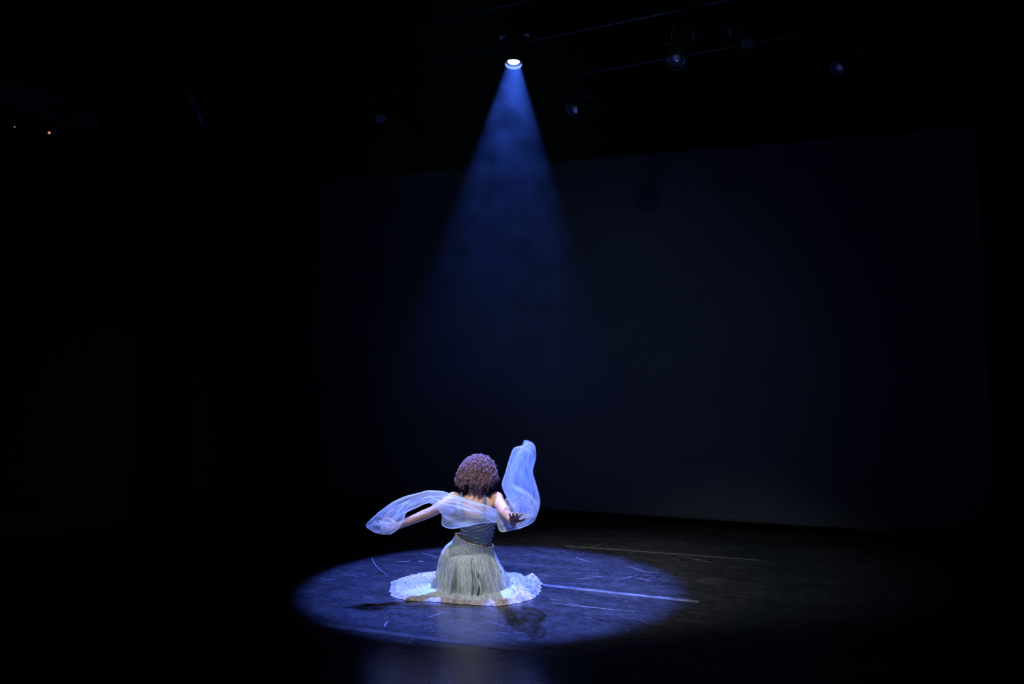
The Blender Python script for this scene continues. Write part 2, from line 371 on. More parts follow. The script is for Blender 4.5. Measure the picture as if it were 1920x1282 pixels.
def profile_lamp(pipe_p, lens, ax, label, lit=False, group=None, dead_glass=None):
    """ellipsoidal spotlight hanging from pipe_p, lens centre 'lens', pointing along ax"""
    root = empty('stage_spotlight', lens, label, 'spotlight', group); B = -ax
    b = MB(); b.lathe(lens, B, [(0.006, 0.074), (0.02, 0.082), (0.17, 0.080), (0.175, 0.072), (0.24, 0.072), (0.25, 0.088), (0.33, 0.092), (0.345, 0.080)], 36)
    if lit:
        b = MB(); b.lathe(lens, B, [(0.008, 0.062), (0.006, 0.066), (0.006, 0.086), (0.02, 0.084), (0.17, 0.084), (0.175, 0.080), (0.24, 0.080), (0.25, 0.090), (0.33, 0.092), (0.345, 0.080), (0.345, 0.05), (0.335, 0.05), (0.33, 0.074), (0.02, 0.074)], 44, closed=True)
    b.build('barrel', m_lampbody, root)
    h = MB(); h.lathe(lens, B, [(0.345, 0.086), (0.40, 0.098), (0.46, 0.095), (0.52, 0.070), (0.56, 0.045), (0.62, 0.042), (0.63, 0.03)], 36)
    for q in range(6): h.lathe(lens, B, [(0.375+q*.022, 0.103), (0.381+q*.022, 0.103)], 30)
    h.build('lamp_housing', m_lampbody, root)
    g = MB()
    if lit: g.lathe(lens, B, [(0.009, 0.0635), (0.012, 0.0635)], 40)
    else: g.lathe(lens, B, [(-0.012, 0.005), (-0.010, 0.030), (-0.002, 0.062), (0.007, 0.066)], 40)
    g.build('lens', m_lens if lit else m_glass, root)
    r = MB(); r.lathe(lens, B, [(-0.028, 0.0865), (-0.028, 0.0845), (0.004, 0.0835), (0.004, 0.0875)], 44, closed=True)
    r.build('front_ring', m_ring if lit else m_lampbody, root, label='bright metal front ring' if lit else None)
    if lit: MB().lathe(lens, B, [(-0.028, 0.0895), (-0.028, 0.0870), (0.012, 0.0880), (0.012, 0.0905)], 44, closed=True).build('colour_frame_holder', m_lampbody, root)
    side = ax.cross(Vector((0, 0, 1))); side = side.normalized() if side.length > .05 else Vector((1, 0, 0))
    piv = lens+B*0.30; y = MB(); top = pipe_p+Vector((0, 0, -0.055))
    up = (top-piv).normalized(); wd = 0.125
    pts = [piv+side*wd, piv+side*wd+up*(max((top-piv).length-.06, .05)), piv+side*(wd-.04)+(top-piv), piv-side*(wd-.04)+(top-piv), piv-side*wd+up*(max((top-piv).length-.06, .05)), piv-side*wd]
    y.tube(pts, 0.010, 8); y.build('yoke', m_pipe, root)
    for q in (-1, 1):
        MB().lathe(piv+side*q*.092, side*q, [(0, .012), (.035, .012), (.037, .026), (.058, .024)], 16).build('tilt_knob', m_ring if lit else m_lampbody, root)
    c = MB(); c.box(top+Vector((0, 0, .025)), (.022, .022, .035), a_, n_); c.lathe(pipe_p-a_*.02, a_, [(0, .040), (.04, .040), (.04, .025), (0, .025)], 20, closed=True)
    c.build('clamp', m_pipe, root)
    cb = MB(); e = lens+B*.62; cb.tube([e, e+B*.05+Vector((0, 0, .03)), (e+pipe_p)/2+Vector((0, 0, .10))+a_*.07, pipe_p+a_*.14+Vector((0, 0, .03)), pipe_p+a_*.4+Vector((0, 0, .03))], 0.006, 7)
    cb.build('power_cable', m_pipe, root)
    return root
def copy_tree(o, parent=None):
    c = o.copy(); C.objects.link(c)
    if parent is not None: c.parent = parent; c.matrix_parent_inverse = o.matrix_parent_inverse.copy()
    for ch in list(o.children): copy_tree(ch, c)
    return c
# lit lamp
lp = pipes['mid']; pm = on_pipe('mid', 966)
profile_lamp(Vector((pm.x, pm.y, PZ)), LENS, AX, 'lit stage spotlight casting the blue beam straight down over the dancer', lit=True)
# unlit lamps
dn = Vector((0.12, -0.55, -0.82)).normalized()
U = Vector((0, 0, 0))
def unlit(key, px, drop, ax, label, back=0.24):
    p = on_pipe(key, px); ax = Vector(ax).normalized()
    piv = p - Vector((0, 0, drop)); return profile_lamp(p, piv+ax*0.30, ax, label, group='unlit spotlights on the overhead pipes')
unlit('mid', 1276, .30, (-.25, -.45, -.85), 'dark unlit spotlight hanging on the pipe to the right of the lit one')
unlit('mid', 1380, .28, (.10, -.6, -.75), 'dark unlit spotlight farther along the pipe, second to the right of the lit one')
unlit('mid', 700, .30, (.35, -.35, -.85), 'dark unlit spotlight hanging on the pipe to the left of the lit one')
unlit('near', 505, .24, (.5, .3, -.8), 'dark unlit spotlight on the near pipe, left of the view')
unlit('near', 360, .26, (.2, .6, -.7), 'dark unlit spotlight at the far left of the near pipe')
unlit('far', 1085, .26, (-.3, -.6, -.7), 'dark unlit spotlight on the rear pipe above the grey screen')
unlit('far', 1590, .28, (-.6, -.4, -.7), 'dark unlit spotlight at the right end of the rear pipe')

# side gallery along the left wall
def gallery():
    g = empty('side_gallery', rp(SL+1.4, 5, 5.4), 'dark lighting gallery with railing running high along the left wall', 'gallery')
    s1 = SL+2.9; T0, T1 = 1.55, 9.0; Z = 5.50
    MB().box(rp((SL+s1)/2, (T0+T1)/2, Z), ((s1-SL)/2, (T1-T0)/2, .09), a_, n_).build('walkway', m_conc, g, smooth=False)
    MB().box(rp(s1+.02, (T0+T1)/2, Z+.08), (.02, (T1-T0)/2, .17), a_, n_).build('fascia_board', m_conc, g, smooth=False)
    for z in (.55, .85, 1.10): MB().tube([rp(s1, T0, Z+z), rp(s1, T1, Z+z)], 0.02, 8).build('rail', m_pipe, g)
    t = T0+.05
    while t < T1: MB().tube([rp(s1, t, Z), rp(s1, t, Z+1.10)], 0.02, 8).build('railing_post', m_pipe, g); t += 1.15
gallery()
def pilot(px, py, r, label):
    d = ray(px, py); o = Vector((0, 0, CH)); s_ = SL+2.80
    k = (s_ - (o-R0).dot(a_))/d.dot(a_); p = o+d*k
    root = empty('pilot_light', p, label, 'light', 'pilot lights on the side gallery')
    MB().box(p-a_*.02, (.02, .05, .04), a_, n_).box(Vector((p.x, p.y, (p.z+.04+5.41)/2))-a_*.02, (.008, .008, (5.41-p.z-.04)/2), a_, n_).build('housing', m_lampbody, root, smooth=False)
    MB().ell(p+a_*.004, (r, r, r), n=12, m=8).build('glowing_lamp', m_pilot, root)
    return root
pilot(92, 249, .018, 'tiny glowing orange pilot light on the left gallery, the brighter one')
pilot(27, 238, .009, 'tiny dim pilot light on the left gallery near the picture edge')

# ------------------------------------------------------------------ the dancer
TY = 6.10
P = lambda x, y, Y=TY: at(x, y, Y)
def up_px(y, Y=TY): return at(900, y, Y).z
def X(px, z, Y):     # world x for a pixel column at height z and depth Y
    return (px-960)/F*(Y*math.cos(PITCH)+(z-CH)*math.sin(PITCH))
dancer = empty('person', (X(885, 0, TY), TY, 0), 'person kneeling with back to us in a grey gown, arms spread holding a sheer scarf', 'person')

body = MB()
body.loft([((X(880, .12, TY), TY+.02, .10), .15, .12), ((X(880, .2, TY), TY, .20), .175, .135), ((X(883, .3, TY), TY, .29), .155, .115),
           ((X(890, .38, TY), TY+.01, .385), .122, .090), ((X(893, .45, TY), TY+.01, .45), .118, .088), ((X(895, .53, TY), TY, .54), .132, .095),
           ((X(893, .6, TY), TY-.005, .62), .148, .100), ((X(891, .68, TY), TY-.01, .69), .158, .090), ((X(891, .73, TY), TY-.01, .735), .130, .068),
           ((X(891, .76, TY), TY-.01, .765), .065, .052), ((X(891, .79, TY), TY-.01, .80), .050, .048)], 36, 2.2)
neck0 = P(891, 922, TY-.01); headc = P(893, 886, TY-.005)
body.cap(neck0, headc, .050, .048)
# shoulder blades and spine valley
body.ell(P(868, 948, TY-.075), (.050, .024, .070)); body.ell(P(912, 948, TY-.075), (.050, .024, .070))
# head with face (looking away from us)
hr = .078
body.ell(headc+Vector((0, .005, .01)), (hr, .098, .105)); body.ell(headc+Vector((0, .035, -.055)), (.052, .060, .065))
fy = headc.y+.098
body.ell((headc.x, fy+.002, headc.z-.022), (.013, .022, .026)); body.ell((headc.x, fy-.010, headc.z-.105), (.024, .020, .020))
for q in (-1, 1):
    body.ell((headc.x+q*.079, headc.y+.0, headc.z-.012), (.010, .020, .032)); body.ell((headc.x+q*.032, fy-.018, headc.z+.022), (.024, .010, .009))
    body.ell((headc.x+q*.040, fy-.035, headc.z-.030), (.026, .022, .022))
# kneeling legs under the gown
for q in (-1, 1):
    hip = Vector((X(882, .2, TY)+q*.095, TY, .19)); knee = Vector((X(882, .1, TY)+q*.105, TY+.35, .075)); ank = Vector((X(882, .05, TY)+q*.10, TY+.02, .052))
    body.cap(hip, knee, .088, .058); body.cap(knee, ank+Vector((0, .12, .008)), .056, .050); body.cap(ank+Vector((0, .12, .008)), ank, .050, .034)
    body.cap(ank, ank+Vector((0, -.16, -.018)), .032, .022)
    body.ell(Vector((X(880, .2, TY)+q*.085, TY-.055, .175)), (.098, .095, .090))
# arms
def arm(sh, el, wr, r=(.050, .041, .039, .026)):
    body.cap(sh, el, r[0], r[1]); mid = el.lerp(wr, .3); body.cap(el, mid, r[1]*.96, r[2]); body.cap(mid, wr, r[2], r[3])
def hand(wr, f, pn, thumb_side, curl, spread=.10, size=1.0, thumb_out=.8, wfac=1.0):
    """f: direction of the fingers, pn: direction the palm faces, thumb_side: +1/-1 along f x pn"""
    f = Vector(f).normalized(); pn = Vector(pn); pn = (pn-f*pn.dot(f)).normalized(); sd = f.cross(pn)*thumb_side
    pal = .088*size; hw = .036*size
    R = Matrix((sd, pn, f)).transposed()
    body.ell(wr+f*pal*.52, (hw*1.08, .0155*size, pal*.60), R); body.ell(wr+f*pal*.35+sd*hw*.55+pn*.006, (.016, .014, .030), R)
    body.cap(wr-f*.012, wr+f*pal*.35, .025, .022)
    lens = (.070, .078, .073, .058); offs = (.85, .30, -.28, -.82)
    for i in range(4):
        b = wr+f*pal*(.93 if i in (1, 2) else .86)+sd*hw*offs[i]
        d = (f+sd*spread*(1.5-i)).normalized(); ang = 0; r = (.0088, .0084, .0080, .0072)[i]*wfac; p = b-d*.02
        segs = (.48, .30, .24)
        for j, sg in enumerate(segs):
            ang += curl[i]*(.8, 1.0, .7)[j]
            dd = (d*math.cos(ang)+pn*math.sin(ang)).normalized(); L = lens[i]*sg*size+(.02 if j == 0 else 0)
            q = p+dd*L; body.cap(p, q, r*(1-.06*j), r*(1-.06*(j+1))); p = q
    b = wr+f*pal*.22+sd*hw*.75; d1 = (f*.75+sd*thumb_out+pn*.25).normalized(); d2 = (f*.95+sd*thumb_out*.55+pn*.25).normalized()
    m1 = b+d1*.042*size; body.cap(b, m1, .0125, .0105); m2 = m1+d2*.032*size; body.cap(m1, m2, .0105, .0092); body.cap(m2, m2+(f+sd*.3*thumb_out+pn*.1).normalized()*.022*size, .0092, .0075)
lsh = P(851, 934, TY-.01); lel = P(812, 958, 5.98); lwr = P(746, 985.5, 5.86)
body.ell(lsh, (.058, .052, .052)); arm(lsh, lel, lwr)
hand(lwr, P(712, 988, 5.84)-lwr, Vector((.1, -.55, .85)), 1 if (P(712, 988, 5.84)-lwr).cross(Vector((.1, -.55, .85))).z > 0 else -1, (.20, .42, .5, .38), .14)
rsh = P(930, 934, TY-.01); rel_ = P(946, 959, 5.86); rwr = P(962, 978, 5.60)
body.ell(rsh, (.060, .054, .054)); arm(rsh, rel_, rwr, (.052, .043, .040, .027))
rf = Vector((.12, -.70, .72)); rpn = Vector((0, -.7, -.66)); s_t = 1 if rf.cross(rpn).x > 0 else -1
hand(rwr+Vector((0, -.012, -.004)), rf, rpn, s_t, (.16, .20, .22, .14), .20, .95, .95, 1.12)
# grow one continuous skin: voxel union, then smooth
tmp_me = body.mesh('body_raw'); tmp = bpy.data.objects.new('body_raw', tmp_me); C.objects.link(tmp)
rm = tmp.modifiers.new('r', 'REMESH'); rm.mode = 'VOXEL'; rm.voxel_size = 0.0042; rm.use_smooth_shade = True
sm = tmp.modifiers.new('s', 'CORRECTIVE_SMOOTH'); tmp.modifiers.remove(sm)
sm = tmp.modifiers.new('s', 'SMOOTH'); sm.factor = 0.5; sm.iterations = 5
dg = bpy.context.evaluated_depsgraph_get(); bme = bpy.data.meshes.new_from_object(tmp.evaluated_get(dg)); bpy.data.objects.remove(tmp)
bme.name = 'body'; bme.materials.clear(); bme.materials.append(m_skin)
for p in bme.polygons: p.use_smooth = True
bo = bpy.data.objects.new('body', bme); C.objects.link(bo); bo.parent = dancer; bo.matrix_parent_inverse = Matrix.Translation(-dancer.location)
for q in (-1, 1):
    MB().ell((headc.x+q*.031, fy-.016, headc.z+.004), (.012, .010, .008)).build('eye', m_eye, dancer)
MB().ell((headc.x, fy-.006, headc.z-.068), (.024, .010, .008)).build('mouth', m_lip, dancer)

# hair: curly bob
def hair():
    k = MB(); rnd = random.Random(11); hc = P(895.5, 885, TY-.012)
    def R(ph):                                  # radius by polar angle from the crown
        x = ph/PI
        return .138 + .024*min(1, x/.62)**2 + .016*max(0, x-.5)/.2
    # scalp mass
    vs = []; fs = []; n = 56; m = 30
    for i in range(m+1):
        ph = 0.02+(.665*PI)*i/m
        for j in range(n):
            a = 2*PI*j/n; sq = .80 + .10*noise.noise(Vector((math.cos(a)*4, math.sin(a)*4, ph*6)))
            face = max(0, math.sin(a))*(ph/PI > .35)     # front (away from us): open for the face
            r = R(ph)*sq*(1-.33*face*min(1, (ph/PI-.35)*6) if face else 1)
            vs.append(hc+Vector((math.sin(ph)*math.cos(a)*r*(.80+.19*min(1, ph/(.55*PI)))+.012*(math.cos(ph) if ph < PI/2 else 2*math.cos(ph)), math.sin(ph)*math.sin(a)*r*.90, math.cos(ph)*r*(1.0 if ph < PI/2 else 1.22))))
    for i in range(m):
        for j in range(n): fs.append((i*n+j, (i+1)*n+j, (i+1)*n+(j+1)%n, i*n+(j+1)%n))
    fs.append(tuple(range(n)))
    k.add(vs, fs)
    for s in range(2700):
        a = rnd.uniform(0, 2*PI); fr = math.sin(a)
        ph0 = rnd.uniform(.04, .55)*PI if s % 4 else rnd.uniform(.02, .2)*PI
        end = rnd.uniform(.56, .74)*PI
        if abs(math.cos(a)) > .75: end = min(end, rnd.uniform(.56, .69)*PI)
        if fr > .45 and ph0 > .25*PI: continue
        if fr > .45: end = min(end, .36*PI)
        ph1 = min(ph0+rnd.uniform(.16, .36)*PI, end)
        if ph1-ph0 < .08*PI: ph0 = ph1-.12*PI
        lift = rnd.uniform(.82, .99); lv = Vector((math.cos(a)*3.2, math.sin(a)*3.2, ph0*2.6)); turns = 2.2+1.4*noise.noise(lv)+rnd.uniform(-.1, .1); hr_ = rnd.uniform(.007, .012); p0 = 14*noise.noise(lv+Vector((9, 3, 1)))+rnd.uniform(-.5, .5); sg = 1 if noise.noise(lv*.8+Vector((1, 7, 2))) > 0 else -1
        if s % 7 == 0: lift += rnd.uniform(.03, .10)
        if math.cos(a) < -.6 and s % 3 == 0: lift += .05
        rw = rnd.uniform(.0010, .0019); pts = []; st = 26; da = rnd.uniform(-.35, .35)
        for i in range(st):
            t = i/(st-1); ph = ph0+(ph1-ph0)*t; aa = a+da*t; r = R(ph)*(lift+.05*t)
            er = Vector((math.sin(ph)*math.cos(aa)*(.80+.19*min(1, ph/(.55*PI)))+.08*(math.cos(ph) if ph < PI/2 else 2*math.cos(ph)), math.sin(ph)*math.sin(aa)*.90, math.cos(ph)*(1.0 if ph < PI/2 else 1.22))); et = Vector((-math.sin(aa), math.cos(aa), 0))
            w_ = 2*PI*turns*t*sg+p0; h_ = hr_*min(1, .4+t*1.5)
            pts.append(hc+er*(r+h_*math.cos(w_))+et*h_*math.sin(w_))
        k.tube(pts, [rw*(1-.5*(i/(st-1))**3) for i in range(st)], 5)
    # nape wisps
    for s in range(40):
        x = rnd.gauss(0, .032); z = -.115; pts = []; p0 = rnd.uniform(0, 6)
        L = rnd.uniform(.03, .075)*(1-abs(x)*6)
        if L < .015: continue
        for i in range(12):
            t = i/11; pts.append(hc+Vector((x+.006*math.cos(p0+t*8), -.062-.006*t+.005*math.sin(p0+t*8), z-L*t)))
        k.tube(pts, [.0022*(1-.6*i/11) for i in range(12)], 4)
    k.build('hair', m_hair, dancer)
hair()

# bodice with gathered waist, low round back
def bodice():
    rows = [(1004, 890, .150, .118, 0), (.44, 893, .140, .110, 0)]
    k = MB(); n = 96; vs = []; fs = []; H = 44
    def prof(z):
        tab = [(.36, 889, .140, .108), (.40, 891, .132, .102), (.45, 894, .130, .099), (.50, 895.5, .137, .102), (.54, 896, .143, .106), (.60, 895, .155, .111), (.66, 893, .166, .108), (.72, 892, .168, .098)]
        for i in range(len(tab)-1):
            if z <= tab[i+1][0] or i == len(tab)-2:
                t = (z-tab[i][0])/(tab[i+1][0]-tab[i][0]); return [tab[i][j]+(tab[i+1][j]-tab[i][j])*t for j in range(1, 4)]
    for i in range(H+1):
        for j in range(n):
            a = 2*PI*j/n; fr = math.sin(a)                       # +1 = chest, -1 = back
            top = .635 + .035*max(0, fr) - .045*max(0, -fr)**3 + .0*a
            cx_tilt = -.34*(.14*math.cos(a))
            bot = .400+cx_tilt-.01
            z = bot+(top-bot)*i/H; px, aw, bw = prof(z)
            wr_ = (.0085*(abs(math.sin((z-.30*(bc:=math.cos(a))*.14)*PI/.034+1.6*noise.noise(Vector((bc*1.6, math.sin(a)*1.6, z*5)))*2))**.7-.5)*(.5+.9*noise.noise(Vector((bc*3, math.sin(a)*3, z*14+4)))+.4))*(1 if z < .52 else max(0, 1-(z-.52)/.06))
            r = 1+wr_/.12
            vs.append(Vector((X(px, z, TY)+aw*r*math.cos(a), TY+.002+bw*r*math.sin(a), z)))
    for i in range(H):
        for j in range(n): fs.append((i*n+j, i*n+(j+1)%n, (i+1)*n+(j+1)%n, (i+1)*n+j))
    o = k.add(vs, fs).build('bodice', m_bodice, dancer, sharp=False)
    so = o.modifiers.new('th', 'SOLIDIFY'); so.thickness = .003; so.offset = 1
bodice()
def strap(pts, w_):
    k = MB(); vs = []; fs = []; n = len(pts)
    # smooth by Catmull-Rom
    P_ = [pts[0]]+pts+[pts[-1]]; q = []
    for i in range(1, len(P_)-2):
        for s in range(6):
            t = s/6; a, b, c, d = P_[i-1], P_[i], P_[i+1], P_[i+2]
            q.append(.5*((2*b)+(c-a)*t+(2*a-5*b+4*c-d)*t*t+(3*b-a-3*c+d)*t**3))
    q.append(pts[-1])
    for i, p in enumerate(q):
        d = (q[min(i+1, len(q)-1)]-q[max(i-1, 0)]).normalized(); nrm = (p-Vector((X(891, .68, TY), TY, .66))).normalized(); sd = d.cross(nrm).normalized(); nn = sd.cross(d)
        for u, h in ((-1, 0), (-.5, .004), (.5, .004), (1, 0), (.5, -.004), (-.5, -.004)): vs.append(p+sd*w_*u+nn*h)
    for i in range(len(q)-1):
        for j in range(6): fs.append((i*6+j, i*6+(j+1)%6, i*6+6+(j+1)%6, i*6+6+j))
    k.add(vs, fs).build('shoulder_strap', m_strap, dancer)
for sg, xt, xb in ((-1, 864, 866), (1, 909, 906)):
    strap([P(xb, 968, TY-.122), P((xb+xt)/2, 950, TY-.118), P(xt, 936, TY-.100), P(xt+.5, 927.5, TY-.060), P(xt+.5, 923.5, TY-.01), P(xt, 930, TY+.055), P(xb, 950, TY+.105)], .017)

# gold chain belt
def belt():
    k = MB(); n = 58; c = Vector((X(890, .385, TY), TY+.001, .400))
    def bp(a): return c+Vector((.150*math.cos(a), .121*math.sin(a), -.34*.140*math.cos(a)-.012*max(0, -math.sin(a))))
    for i in range(n):
        a = 2*PI*i/n; p = bp(a); d = (bp(a+.05)-p).normalized(); out = Vector((math.cos(a)/.150, math.sin(a)/.121, 0)).normalized()
        nn = out if i % 2 else d.cross(out).normalized()
        e2 = nn.cross(d).normalized(); pts = [p+d*.0095*math.cos(t*PI/5)+e2*.0048*math.sin(t*PI/5) for t in range(11)]
        k.tube(pts, .0017, 6)
        if i % 4 == 0: k.ell(p+out*.003, (.0052, .0052, .0052), n=10, m=6)
    e = bp(-.38)
    for i in range(4): k.ell(e+Vector((.001*i, -.006, -.012*i)), (.005, .004, .006), n=8, m=6)
    k.build('chain_belt', m_gold, dancer)
belt()

# gown skirt
SC = Vector((X(884, 0, 6.14), 6.14, 0))
def outline(pxs):
    """distance from the gown's centre to the hem traced on the floor, by angle"""
    pts = [(floor_at(x, y)-SC).to_2d() for x, y in pxs]; n = len(pts)
    def hit(a):
        d = Vector((math.cos(a), math.sin(a))); best = .3
        for i in range(n):
            p, q = pts[i], pts[(i+1) % n]; e = q-p; den = d.x*e.y-d.y*e.x
            if abs(den) < 1e-9: continue
            t = (p.x*e.y-p.y*e.x)/den; u = (p.x*d.y-p.y*d.x)/den
            if t > 0 and -1e-6 <= u <= 1+1e-6: best = max(best, t)
        return best
    tab = [hit(2*PI*i/720) for i in range(720)]
    def f(a):
        x = (a % (2*PI))/(2*PI)*720; i = int(x) % 720; return (tab[i-2]+tab[i-1]+tab[i]+tab[(i+1) % 720]+tab[(i+2) % 720])/5
    return f
def skirt_r(z, a):
    """radius and centre of the draped cloth by height (m) and angle"""
    tab = [(-.01, 884, .335, .33), (.03, 884.5, .305, .305), (.06, 885, .287, .295), (.10, 885, .277, .285), (.145, 884, .262, .265), (.19, 882.5, .252, .245), (.23, 881, .240, .225), (.275, 879.5, .228, .200), (.32, 882, .202, .167), (.355, 887, .170, .138), (.40, 890, .150, .118), (.46, 891, .146, .114)]
    for i in range(len(tab)-1):
        if z <= tab[i+1][0] or i == len(tab)-2:
            t = (z-tab[i][0])/(tab[i+1][0]-tab[i][0]); px, aw, bw = [tab[i][j]+(tab[i+1][j]-tab[i][j])*t for j in (1, 2, 3)]; break
    return Vector((X(px, z, TY), TY+.04*(1-min(max(z, 0)/.4, 1)), z)), aw, bw
def fold(a, seed):
    v = Vector((math.cos(a)*1.0, math.sin(a)*1.0, seed))
    return (1-abs(math.sin(a*9+3.0*noise.noise(v*1.8)*2)))**1.6*.9-.35+math.sin(a*31+5*noise.noise(v*2.5))*.22+noise.noise(v*4)*.8
_cr = random.Random(23)
CREASE = [(_cr.uniform(0, 2*PI), _cr.uniform(.012, .034), _cr.uniform(.020, .05), _cr.uniform(.05, .5), _cr.uniform(-.25, .25)) for i in range(34)]
def crease(a, t):
    v = 0
    for a0, dep, wid, t0, dr in CREASE:
        d = (a-a0-dr*(t-t0)+PI) % (2*PI)-PI
        if abs(d) < wid*3: v -= dep*math.exp(-(d/wid)**2)*min(1, max(0, (t-t0)/.25))*1.0
        d2 = abs(d)-wid*2.0
        if abs(d2) < wid*2: v += dep*.45*math.exp(-(d2/(wid*.9))**2)*min(1, max(0, (t-t0)/.25))
    return v
def skirt(name, m, out, zfun, seed, ztop, amp, scallop, label=None, scale=1.0):
    n = 720; vs = []; fs = []; A = 44; B = 26
    for i in range(A+1):
        t = i/A
        for j in range(n):
            a = 2*PI*j/n; tilt = -.34*.145*math.cos(a)-.012*max(0, -math.sin(a)); zt = ztop+tilt
            z = zt+(0.03-zt)*(t**.9); c, aw, bw = skirt_r(z-tilt*(1-t)**2, a)
            f = amp*fold(a+.10*math.sin(3*t+seed), seed)*min(1, max(0, (t-.10))*1.6)*(.45+.75*t)
            g = 1.0; hem = 0
            r = scale*(1+f+crease(a, t)*5.0*(amp/.08))
            # buttocks and cleft hint on the side facing us
            if math.sin(a) < 0:
                bx = math.cos(a); r += .035*math.exp(-((z-.17)/.09)**2)*(math.exp(-((bx+.42)/.30)**2)+math.exp(-((bx-.40)/.28)**2)-.35*math.exp(-(bx/.16)**2))
            kn = 1+.62*max(0, math.sin(a))**1.5*min(1, max(0, (.40-z)/.20))      # knees tucked under the front
            vs.append(Vector((c.x+aw*r*math.cos(a), c.y+bw*r*kn*math.sin(a), z)))
    base = vs[-n:]
    for i in range(1, B+1):
        u = i/B
        for j in range(n):
            a = 2*PI*j/n; b0 = base[j]; d = Vector((b0.x-SC.x, b0.y-SC.y)); aa = math.atan2(d.y, d.x); r0 = d.length
            ro = out(aa)*(1+scallop*math.sin(aa*37+2*noise.noise(Vector((math.cos(aa)*3, math.sin(aa)*3, seed))))+.02*noise.noise(Vector((math.cos(aa)*9, math.sin(aa)*9, 1))))
            ro = max(ro, r0+.015); r = r0+(ro-r0)*u
            p = SC+Vector((math.cos(aa)*r, math.sin(aa)*r, 0)); z = zfun(p, aa, u)
            fb = max(0, .018*fold(a, seed)*(1-u))+.45*max(-.02, crease(a, 1.0))*(1-u)*(amp/.08)
            vs.append(Vector((p.x, p.y, max(.003, z+fb+(.03-z)*(1-u)**3))))
    for i in range(A+B):
        for j in range(n): fs.append((i*n+j, (i+1)*n+j, (i+1)*n+(j+1)%n, i*n+(j+1)%n))
    o = MB().add(vs, fs).build(name, m, dancer, label=label, sharp=False)
    me = o.data
    return o
out_grey = outline([(953,1102),(972,1112),(958,1126),(930,1131),(880,1130),(820,1124.5),(770,1121),(748,1118),(770,1113),(800,1105),(814,1097),(812,1088),(828,1078),(880,1068),(935,1078),(951,1092)])
out_white = outline([(1017,1097),(1012,1110),(1000,1123),(975,1131),(930,1137),(880,1134),(820,1129),(760,1126),(737,1120),(731,1110),(733,1098),(762,1088),(792,1080),(822,1075),(880,1066),(950,1074),(985,1084),(1008,1091)])
def ridge(p, s, seed): return noise.noise(Vector((p.x*s, p.y*s, seed)))
def z_white(p, a, u):
    right = max(0, math.cos(a)); left = max(0, -math.cos(a))
    z = .008+.014*abs(ridge(p, 14, 3))+.007*abs(ridge(p, 40, 5))
    z += right*max(0, u-.15)*(.100*max(0, .25+ridge(p, 11, 9))+.030*abs(ridge(p, 26, 2)))
    z += left*(.034*u**2 + .016*abs(math.sin(a*37))*u*(math.sin(a) > -.1))
    k_ = min(1, max(0, (u-.86)/.14)); back = max(0, math.sin(a)+.1)
    return z*(1-k_*(.92 if back <= 0 else max(.35, .92-1.5*back)))
def z_grey(p, a, u):
    sn = math.sin(a*9+3*ridge(p, 4, 1))
    fr = 1 if math.sin(a) < .3 else .3
    return max(z_white(p, a, u)*.8+.004, .034+.012*ridge(p, 9, 4)+fr*.030*max(0, sn)**1.5*(1-u*.4)-.034*u**3)
skirt('underskirt', m_lace, out_white, z_white, 6.0, .16, .02, .010, 'white lace underskirt spread on the floor', .86)
skirt('skirt', m_skirt, out_grey, z_grey, 6.0, .400, .080, .004)
